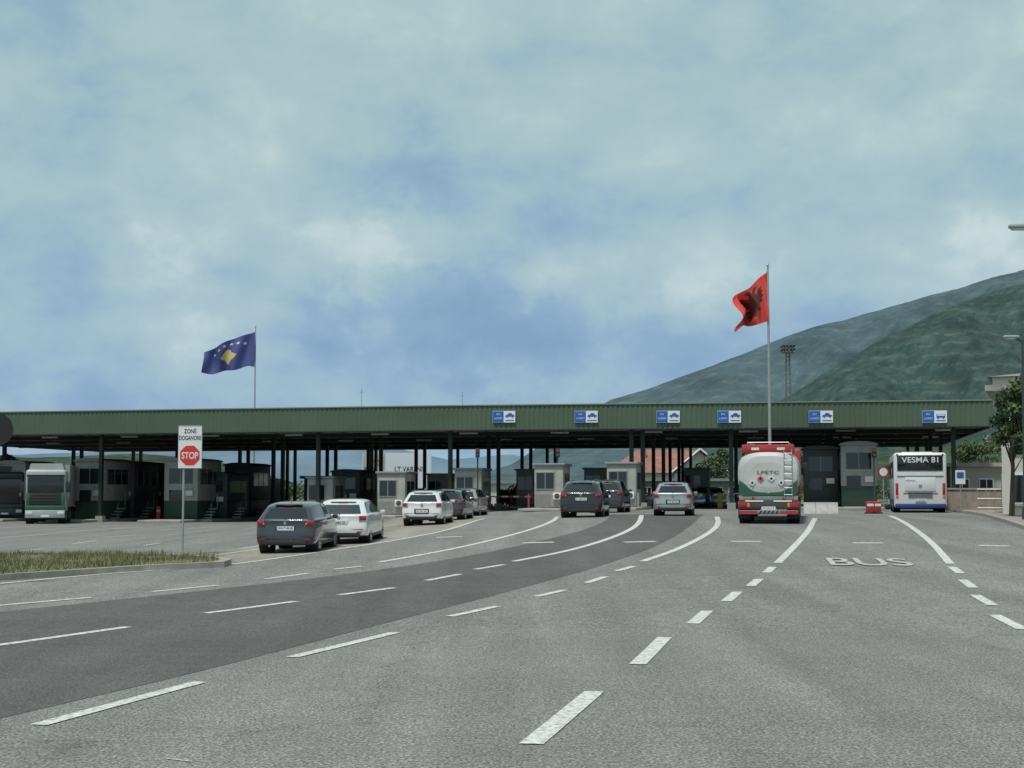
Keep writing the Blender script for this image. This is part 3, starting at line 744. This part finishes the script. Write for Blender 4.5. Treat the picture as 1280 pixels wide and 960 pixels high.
def tallbooth(px,d,dark=False,h=3.9,w=2.1):
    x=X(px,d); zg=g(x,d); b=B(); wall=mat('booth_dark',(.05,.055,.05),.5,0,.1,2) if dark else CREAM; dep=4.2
    b.box((0,3,.08),(w+.6,13,.18),CONC,bev=.03)
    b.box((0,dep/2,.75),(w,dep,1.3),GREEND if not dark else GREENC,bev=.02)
    b.box((0,dep/2,1.4+(h-1.4)/2),(w+.02,dep+.02,h-1.4),wall,bev=.05)
    pr=[(-w/2-.12,h-.02)]+[(-(w/2+.12)*math.cos(math.pi*i/8),h+.22*math.sin(math.pi*i/8)) for i in range(9)]+[(w/2+.12,h-.02)]
    b.prism(pr,-.15,dep+.15,GREY if not dark else DGREY)
    b.box((0,-.02,h*.75),(w*.7,.03,h*.25),GLASS); b.box((0,-.04,h*.75),(.05,.02,h*.26),GREY)
    b.box((-w*.15,-.01,h*.42),(w*.4,.03,h*.2),GLASS)
    for s_ in (-1,1):
        b.box((s_*(w/2+.01),dep*.5,h*.74),(.03,dep*.8,h*.25),GLASS)
        for yy in (.12,.37,.62,.88): b.box((s_*(w/2+.025),dep*yy,h*.74),(.03,.06,h*.27),GREY)
    for i in range(4): b.box((w/2+.35,1.0+i*.3,.25+i*.2),(.6,.3,.06),GALV)
    for yy in (.9,2.0): b.cyl((w/2+.62,yy,.1+(yy-.9)*.7),(w/2+.62,yy,1.2+(yy-.9)*.7),.02,.02,GALV,6)
    b.cyl((w/2+.62,.9,1.2),(w/2+.62,2.0,1.97),.02,.02,GALV,6)
    b.box((w*.28,-.12,h*.47),(.5,.2,.35),WHITE,bev=.02)
    b.build('truck_booth',(x,d,zg),rz=-HD)
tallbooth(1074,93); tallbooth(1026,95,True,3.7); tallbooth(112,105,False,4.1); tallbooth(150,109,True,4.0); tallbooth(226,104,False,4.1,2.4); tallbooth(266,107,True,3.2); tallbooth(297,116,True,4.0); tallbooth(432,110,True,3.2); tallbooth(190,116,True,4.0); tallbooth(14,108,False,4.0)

def bollard(px,py,m,h=.9,name='orange_bollard',w=.28):
    p=G(px,py); b=B(); b.box((0,0,h/2),(w,w*.7,h),m,bev=.04); b.box((0,0,.03),(w+.1,w+.05,.06),BLACK,bev=.01); b.box((0,-w*.36,h*.7),(w*.9,.01,.12),SIGNW); b.build(name,p)
bollard(198,651,ORANGE,1.0); bollard(470,644,ORANGE,.9)
for px in (1088,1096): bollard(px,642,REDP,.6,'red_barrier_block',.4)
for px in (1012,1027,1040):
    p=G(px,642); b=B(); b.prism([(-.3,0),(.3,0),(.26,.2),(.1,.4),(.08,.55),(-.08,.55),(-.1,.4),(-.26,.2)],-.28,.28,mat('barrier_white',(.42,.42,.4),.8,0,.2,3)); b.build('concrete_barrier',p,rz=rad(80))
def barrier(px,d,L=3):
    x=X(px,d); zg=g(x,d); b=B(); b.box((0,0,.5),(.35,.35,1.0),mat('barrier_yellow',(.5,.35,.04),.5),bev=.03)
    n=8
    for i in range(n): b.box((.2+L*(i+.5)/n,-.1,.95),(L/n,.05,.1),REDP if i%2 else SIGNW)
    b.build('barrier_gate',(x,d,zg),rz=-HD)
for px in (700,795,500,610,900): barrier(px,100)
for px,d in ((597,95),(697,94),(1093,90)):
    x=X(px,d); zg=g(x,d); b=B(); zt_=at(px,566,d).z-zg
    b.cyl((0,0,0),(0,0,zt_),.05,.05,DGREY,10); b.box((0,-.08,zt_),(.26,.16,.55),PLBLK,bev=.02)
    b.cyl((0,-.16,zt_+.13),(0,-.19,zt_+.13),.085,.085,REDL,12); b.cyl((0,-.16,zt_-.13),(0,-.19,zt_-.13),.085,.085,mat('green_lens',(.01,.12,.05),.2),12)
    b.build('traffic_light',(x,d,zg))

# ---------------- billboard
d=150; x0=X(453,d); x1=X(539,d); z1=at(0,566,d).z; z0=at(0,613,d).z; b=B(); w=x1-x0; h=z1-z0; zg=.6
b.box((0,0,(z0+z1)/2-zg),(w,.2,h),mat('billboard_sheet',(.6,.66,.72),.6)); 
for k in (-.35,.35): b.cyl((k*w,.2,0),(k*w,.2,z0-zg+.5),.12,.12,GALV,10)
SK_=mat('print_skin',(.45,.28,.2),.6); PJ=mat('print_jacket',(.08,.13,.2),.6); zc=(z0+z1)/2-zg
b.box((-w*.33,-.11,zc),(w*.32,.02,h*.98),mat('print_backdrop',(.38,.36,.34),.6,0,.3,.6))
for cx,sc,mm in ((-w*.40,1,PJ),(-w*.30,.92,mat('print_shirt',(.5,.48,.45),.6))):
    pts=[(-.5,-1.8),(.5,-1.8),(.55,.1),(.5,.5),(.15,.62),(-.15,.62),(-.5,.5),(-.55,.1)]
    b.poly([(cx+px*sc,-.13-.002*sc,zc+pz*sc-.1) for px,pz in pts],mm)
    b.cyl((cx,-.125,zc+.9*sc),(cx,-.14,zc+.9*sc),.28*sc,.28*sc,SK_,16); b.cyl((cx,-.12,zc+1.05*sc),(cx,-.138,zc+1.05*sc),.27*sc,.27*sc,mat('print_hair',(.03,.02,.015),.6),16)
b.text('LT VARENI',(w*.17,-.12,zc+.25),w*.40,.48,PLBLK,bold=.01)
b.build('billboard',((x0+x1)/2,d,zg),smooth=False)

# ---------------- house
def house():
    d=190; e=empty('house',(X(765,d),d,.9)); sc=d/F; b=B()
    Wt=140*sc; hw_=at(0,590,d).z-.9; hr=at(0,561,d).z-.9
    b.box((Wt/2,5,hw_/2),(Wt,9.6,hw_),PLAST)
    b.build('walls',parent=e,smooth=False)
    b=B(); ex=.5
    A_=(-ex,-.6,hw_-.1);B_=(Wt*.62,-.6,hw_-.1);C_=(Wt*.62,10.4,hw_-.1);D_=(-ex,10.4,hw_-.1); R1=(Wt*.25,5,hr);R2=(Wt*.78,5,hr)
    b.poly([A_,B_,R2,R1],TILE); b.poly([D_,R1,R2,C_],TILE); b.poly([A_,R1,D_],TILE)
    gx0,gx1=Wt*.52,Wt+ex; gm=(gx0+gx1)/2; zg_=hw_-.1; hp=hr-.05
    b.poly([(gx0,-1.2,zg_),(gm,-1.2,hp),(gm,10.4,hp),(gx0,10.4,zg_)],TILE); b.poly([(gx1,-1.2,zg_),(gx1,10.4,zg_),(gm,10.4,hp),(gm,-1.2,hp)],TILE)
    b.cyl((gx0,-1.22,zg_),(gm,-1.22,hp),.12,.12,SIGNW,6); b.cyl((gm,-1.22,hp),(gx1,-1.22,zg_),.12,.12,SIGNW,6)
    b.build('roof',parent=e,smooth=False)
    b=B(); b.poly([(gx0+.5,-.4,zg_),(gx1-.5,-.4,zg_),(gm,-.4,hp-.25)],PLAST); b.box(((gx0+gx1)/2,-.2,hw_/2),(gx1-gx0-1,.4,hw_),PLAST)
    b.box((Wt*.3,3.2,hr-.6),(.7,.7,1.6),TILE)
    b.build('gable',parent=e,smooth=False)
    b=B()
    for x,z in ((gm-1,hw_-1.4),(gm+1.2,hw_-1.4),(Wt*.12,hw_-1.3),(Wt*.3,hw_-1.3),(gm,hw_+.6),(Wt*.12,1.2),(Wt*.3,1.2),(gm-1,1.2)):
        y=-.42 if x>Wt*.5 else .18
        b.box((x,y,z),(1.2,.06,1.1),SIGNW); b.box((x,y-.04,z),(1.0,.03,.9),GLASS); b.box((x,y-.06,z),(.06,.02,.9),SIGNW)
    b.box((Wt*.75,-1.1,hw_-2.1),(Wt*.42,1.4,.12),CONC)
    for i in range(12): b.cyl((Wt*.55+i*Wt*.036,-1.75,hw_-2.05),(Wt*.55+i*Wt*.036,-1.75,hw_-1.2),.03,.03,SIGNW,5)
    b.box((Wt*.75,-1.75,hw_-1.15),(Wt*.42,.06,.08),SIGNW)
    b.build('windows_and_balcony',parent=e,smooth=False)
house()
def shed(name,pxa,pxb,pyt,d,wall,roof,wins=4,rz=0):
    x0,x1=X(pxa,d),X(pxb,d); zt_=at(0,pyt,d).z; zg=g(x0,d); w=x1-x0; h=zt_-zg; b=B()
    b.box((w/2,3,h/2),(w,6,h),wall); b.box((w/2,3,h+.1),(w+.7,6.8,.25),roof)
    for i in range(wins):
        cx=w*(i+.5)/wins; b.box((cx,-.01,h*.55),(w/wins*.6,.06,h*.34),SIGNW); b.box((cx,-.05,h*.55),(w/wins*.52,.04,h*.28),GLASS); b.box((cx,-.08,h*.36),(w/wins*.66,.12,.06),CONC)
        b.box((cx,-.075,h*.55),(.05,.02,h*.28),SIGNW)
    b.build(name,(x0,d,zg),rz=rz,smooth=False)
shed('warehouse',800,925,601,150,mat('green_shed',(.12,.17,.13),.7,0,.1,1),GREY,7)
shed('customs_office',1188,1275,583,96,mat('office_wall',(.36,.34,.29),.8,0,.1,1),CONC,3,-HD)
shed('office_building',380,455,598,140,CREAM,GREY,4)
shed('warehouse',600,650,604,160,PLAST,GREY,3)
# right white building, set parallel to the lanes
d=66; x0=X(1253,d); e=empty('white_building',(x0,d,g(x0,d)),-rad(20)); zt_=at(0,489,d).z-g(x0,d); b=B()
b.box((7,5,zt_/2),(14,10,zt_),mat('white_render',(.5,.49,.45),.85,0,.1,.7))
b.build('walls',parent=e,smooth=False); b=B()
b.box((6.9,5,zt_+.12),(15.0,11.0,.25),CONC); b.box((7,5,zt_+.42),(14.6,10.6,.34),PLAST); 
b.add([(-.5,-.5,zt_+.6),(14.5,-.5,zt_+.6),(14.5,10.5,zt_+.6),(-.5,10.5,zt_+.6),(4,5,zt_+1.4),(10,5,zt_+1.4)],[[0,1,5,4],[1,2,5],[2,3,4,5],[3,0,4]],mat('grey_roof',(.2,.19,.18),.8,0,.2,2))
b.build('roof',parent=e,smooth=False); b=B()
for i in range(5):
    for z in (1.2,3.6):
        cx=1.0+i*2.7; b.box((cx,-.01,z),(1.3,.06,1.3),SIGNW); b.box((cx,-.04,z),(1.15,.05,1.15),GLASS); b.box((cx,-.08,z-.7),(1.4,.18,.06),CONC)
        cy=1.2+i*2; b.box((-.01,cy,z),(.06,1.2,1.3),SIGNW); b.box((-.04,cy,z),(.05,1.05,1.15),GLASS)
b.build('windows',parent=e,smooth=False)
b=B(); p0=G(1222,642); p1=p0+Vector((6,-3.2,0)); n=16
zf=lambda p:g(p.x,p.y)+.13
for i in range(n+1):
    p=p0.lerp(p1,i/n); b.cyl((p.x,p.y,zf(p)),(p.x,p.y,zf(p)+1.05),.02,.02,GALV,6)
for hh in (.15,.6,1.05): b.cyl((p0.x,p0.y,zf(p0)+hh),(p1.x,p1.y,zf(p1)+hh),.025,.025,GALV,6)
b.build('metal_railing')
b=B(); q=p0+Vector((0,5,0)); b.box((q.x+4,q.y,zf(q)+.5),(8,.3,1.1),mat('stone_wall',(.26,.22,.18),.9,0,.3,3),rz=-.15); b.box((q.x+4,q.y,zf(q)+1.09),(8.1,.4,.08),CONC,rz=-.15); b.build('retaining_wall',smooth=False)
bollard(1277,645,ORANGE,.55,'litter_bin',.3)
b=B(); p=G(1201,641); b.cyl((0,0,0),(0,0,2.0),.03,.03,GALV,8); b.box((0,-.04,1.8),(.5,.02,.7),SIGNW); b.box((0,-.055,1.9),(.35,.01,.3),BLUE); b.build('information_sign',p)
p=at(1104,590,84); zg=g(p.x,p.y); b=B(); b.cyl((0,0,0),(0,0,p.z-zg),.03,.03,GALV,8); b.cyl((0,-.04,p.z-zg),(0,-.06,p.z-zg),.3,.3,REDP,24); b.cyl((0,-.06,p.z-zg),(0,-.065,p.z-zg),.22,.22,SIGNW,24); b.build('round_traffic_sign',(p.x,p.y,zg))

# ---------------- trees
BARK=mat('bark',(.09,.07,.05),.9,0,.3,6)
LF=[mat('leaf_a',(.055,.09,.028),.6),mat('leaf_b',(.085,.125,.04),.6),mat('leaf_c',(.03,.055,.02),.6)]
def tree(name,x,y,h,r,n=5000,leaf=.16,trunk=.4,seed=1,zs=1.0):
    rnd=random.Random(seed); zg=g(x,y)+.05; b=B(); ht=h*trunk
    b.cyl((0,0,0),(.1,0,ht),.05*h*.45,.03*h*.45,BARK,9); cl=[]
    for i in range(15):
        a=rnd.uniform(0,6.28); rr=r*rnd.uniform(.2,.8); z=ht+(h-ht)*rnd.uniform(.1,.88); k=math.sqrt(max(.1,1-((z-ht)/(h-ht)*2-1)**2*.8))
        c=Vector((rr*k*math.cos(a),rr*k*math.sin(a),z)); cl.append((c,r*rnd.uniform(.25,.45))); b.cyl((.05,0,ht*rnd.uniform(.7,1)),c,.02*h*.3,.006*h*.3,BARK,5,False)
    for _ in range(n):
        c,cr=rnd.choice(cl); v=Vector((rnd.gauss(0,1),rnd.gauss(0,1),rnd.gauss(0,1))).normalized()*cr*rnd.random()**.35*rnd.uniform(.8,1.25); v.z*=.75*zs; p=c+v
        q=Vector((rnd.gauss(0,1),rnd.gauss(0,1),rnd.gauss(0,1))).normalized(); t=q.orthogonal().normalized(); s_=q.cross(t); L=leaf*rnd.uniform(.6,1.3)
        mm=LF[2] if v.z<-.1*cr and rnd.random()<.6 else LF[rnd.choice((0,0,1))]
        b.add([p-t*L*.5,p+s_*L*.3,p+t*L*.5,p-s_*L*.3],[[0,1,2,3]],mm)
    b.build(name,(x,y,zg),smooth=False)
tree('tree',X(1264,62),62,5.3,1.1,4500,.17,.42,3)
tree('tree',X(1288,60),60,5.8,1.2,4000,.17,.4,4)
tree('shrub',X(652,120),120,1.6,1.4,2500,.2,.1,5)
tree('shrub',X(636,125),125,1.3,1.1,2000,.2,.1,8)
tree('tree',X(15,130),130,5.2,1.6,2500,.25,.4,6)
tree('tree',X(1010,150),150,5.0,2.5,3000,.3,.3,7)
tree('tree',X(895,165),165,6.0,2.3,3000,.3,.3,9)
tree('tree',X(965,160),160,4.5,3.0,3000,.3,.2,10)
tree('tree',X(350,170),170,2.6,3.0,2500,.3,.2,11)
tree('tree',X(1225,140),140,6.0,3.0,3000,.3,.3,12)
b=B(); rnd=random.Random(5)   # distant belt of trees
for _ in range(14000):
    x=rnd.uniform(-110,150); y=230+rnd.gauss(0,4); top=1.7+2.2*noise.noise(Vector((x*.12,0,3)))+1.2*noise.noise(Vector((x*.5,1,3)))
    z=rnd.uniform(0,max(.6,top)); q=Vector((rnd.gauss(0,1),rnd.gauss(0,1),rnd.gauss(0,1))).normalized(); t=q.orthogonal().normalized(); s_=q.cross(t); L=rnd.uniform(.4,.9); p=Vector((x,y,z+.9))
    b.add([p-t*L*.5,p+s_*L*.3,p+t*L*.5,p-s_*L*.3],[[0,1,2,3]],rnd.choice(LF))
b.build('distant_trees',smooth=False)

# ---------------- world
w=bpy.data.worlds.new('World'); scene.world=w; w.use_nodes=True; n=w.node_tree.nodes; l=w.node_tree.links; n.clear()
out=n.new('ShaderNodeOutputWorld'); bg=n.new('ShaderNodeBackground'); bg.inputs[1].default_value=.1; l.new(bg.outputs[0],out.inputs[0])
SE=rad(66); SR=rad(205)
sky=n.new('ShaderNodeTexSky'); sky.sky_type='NISHITA'; sky.sun_disc=False; sky.sun_elevation=SE; sky.sun_rotation=SR; sky.dust_density=3
tc=n.new('ShaderNodeTexCoord')
def math_(op,a,c,cl=False):
    k=n.new('ShaderNodeMath'); k.operation=op; k.use_clamp=cl
    for i,v in enumerate((a,c)):
        if isinstance(v,(int,float)): k.inputs[i].default_value=v
        else: l.new(v,k.inputs[i])
    return k.outputs[0]
def sst(src,a,b_,c,d):
    mr=n.new('ShaderNodeMapRange'); mr.interpolation_type='SMOOTHSTEP'; mr.inputs[1].default_value=a; mr.inputs[2].default_value=b_; mr.inputs[3].default_value=c; mr.inputs[4].default_value=d; l.new(src,mr.inputs[0]); return mr.outputs[0]
def wn(scale,detail,rough,msc=(1,1,2.2),loc=(0,0,0),dist=0):
    mp=n.new('ShaderNodeMapping'); mp.inputs['Scale'].default_value=msc; mp.inputs['Location'].default_value=loc; l.new(tc.outputs['Generated'],mp.inputs[0])
    t=n.new('ShaderNodeTexNoise'); t.inputs['Scale'].default_value=scale; t.inputs['Detail'].default_value=detail; t.inputs['Roughness'].default_value=rough; t.inputs['Distortion'].default_value=dist; l.new(mp.outputs[0],t.inputs[0]); return t
N1=wn(4,9,.5,(1,1,2.0),(1.3,2,0),.3); N2=wn(13,10,.58,(1,1,1.7),(4,0,2),.2); N3=wn(14,8,.62,(1,1,1),(7,1,3)); N4=wn(34,9,.6,(1,1,1.3),(2,5,1),.15)
va=n.new('ShaderNodeVectorMath'); va.operation='MULTIPLY_ADD'; l.new(N3.outputs['Color'],va.inputs[0]); va.inputs[1].default_value=(.11,.11,.09); va.inputs[2].default_value=(-.055,-.055,-.045)
vb=n.new('ShaderNodeVectorMath'); vb.operation='ADD'; l.new(va.outputs[0],vb.inputs[0]); l.new(tc.outputs['Generated'],vb.inputs[1])
field=math_('ADD',math_('MULTIPLY',N1.outputs['Fac'],.36),math_('ADD',math_('MULTIPLY',N2.outputs['Fac'],.36),.13))
for px,py,r,wt in ((430,325,80,.12),(500,300,60,.07),(225,420,60,.10),(200,460,40,.06),(215,320,60,.07),(300,210,60,.04),(850,345,90,.11),(820,380,55,.08),(1245,285,70,.13),(1225,90,90,.08),(1150,150,80,.05),(700,340,45,.08),(1050,230,180,.03),(900,170,200,.03),(560,400,120,-.13),(640,420,90,-.08),(470,210,120,-.06),(400,390,60,-.08),(140,300,90,-.04),(990,300,80,-.04),(360,30,160,.02),(1000,400,90,-.03)):
    dn=ray(px,py).normalized()
    s1=n.new('ShaderNodeVectorMath'); s1.operation='SUBTRACT'; l.new(vb.outputs[0],s1.inputs[0]); s1.inputs[1].default_value=dn
    s2=n.new('ShaderNodeVectorMath'); s2.operation='MULTIPLY'; l.new(s1.outputs[0],s2.inputs[0]); s2.inputs[1].default_value=(1,1,1.5)
    s3=n.new('ShaderNodeVectorMath'); s3.operation='LENGTH'; l.new(s2.outputs[0],s3.inputs[0])
    field=math_('ADD',field,sst(s3.outputs['Value'],0,1.55*r/F,wt,0))
# softer cumulus edges on top of the soft field
f2=math_('ADD',field,math_('MULTIPLY',math_('SUBTRACT',N4.outputs['Fac'],.5),.26))
field=math_('ADD',math_('ADD',field,sst(f2,.54,.64,0,.055)),sst(f2,.38,.48,-.03,0))
cr=n.new('ShaderNodeValToRGB'); e=cr.color_ramp.elements
def c10(r,g_,b_): 
    f=lambda v:((v/255+.055)/1.055)**2.4
    return (f(r),f(g_),f(b_),1)
e[0].position=.30; e[0].color=c10(130,160,188); e[1].position=.78; e[1].color=c10(206,218,219)
for p_,c_ in ((.41,(146,174,197)),(.5,(162,188,199)),(.62,(180,201,206))):
    k=e.new(p_); k.color=c10(*c_)
l.new(field,cr.inputs[0])
sp=n.new('ShaderNodeSeparateXYZ'); l.new(tc.outputs['Generated'],sp.inputs[0])
er=n.new('ShaderNodeMapRange'); er.inputs[1].default_value=.08; er.inputs[2].default_value=.26; l.new(sp.outputs['Z'],er.inputs[0])
mt=n.new('ShaderNodeMix'); mt.data_type='RGBA'; l.new(er.outputs[0],mt.inputs[0]); mt.inputs[6].default_value=(1.02,1.05,1.1,1); mt.inputs[7].default_value=(1.07,1.09,1.02,1)
mm=n.new('ShaderNodeMix'); mm.data_type='RGBA'; mm.blend_type='MULTIPLY'; mm.inputs[0].default_value=1; l.new(cr.outputs[0],mm.inputs[6]); l.new(mt.outputs[2],mm.inputs[7])
sc10=n.new('ShaderNodeVectorMath'); sc10.operation='SCALE'; sc10.inputs['Scale'].default_value=10; l.new(mm.outputs[2],sc10.inputs[0])
mf=n.new('ShaderNodeMix'); mf.data_type='RGBA'; mf.inputs[0].default_value=.96; l.new(sky.outputs[0],mf.inputs[6]); l.new(sc10.outputs[0],mf.inputs[7]); l.new(mf.outputs[2],bg.inputs[0])
# sun
sd=bpy.data.lights.new('sun','SUN'); sd.energy=3.5; sd.angle=rad(7); sd.color=(1,.955,.88); so=bpy.data.objects.new('sun',sd); scene.collection.objects.link(so)
D=Vector((math.sin(SR)*math.cos(SE),math.cos(SR)*math.cos(SE),math.sin(SE))); so.rotation_euler=D.to_track_quat('Z','Y').to_euler(); so.location=(0,0,60)
# camera
cd=bpy.data.cameras.new('camera'); cd.sensor_width=36; cd.lens=36*F/1280; cd.clip_end=30000; cd.clip_start=.1
co=bpy.data.objects.new('camera',cd); scene.collection.objects.link(co); co.location=(0,0,H0); co.rotation_euler=(math.pi/2+A,0,0); scene.camera=co
scene.view_settings.view_transform='Standard'; scene.view_settings.look='None'; scene.view_settings.exposure=0
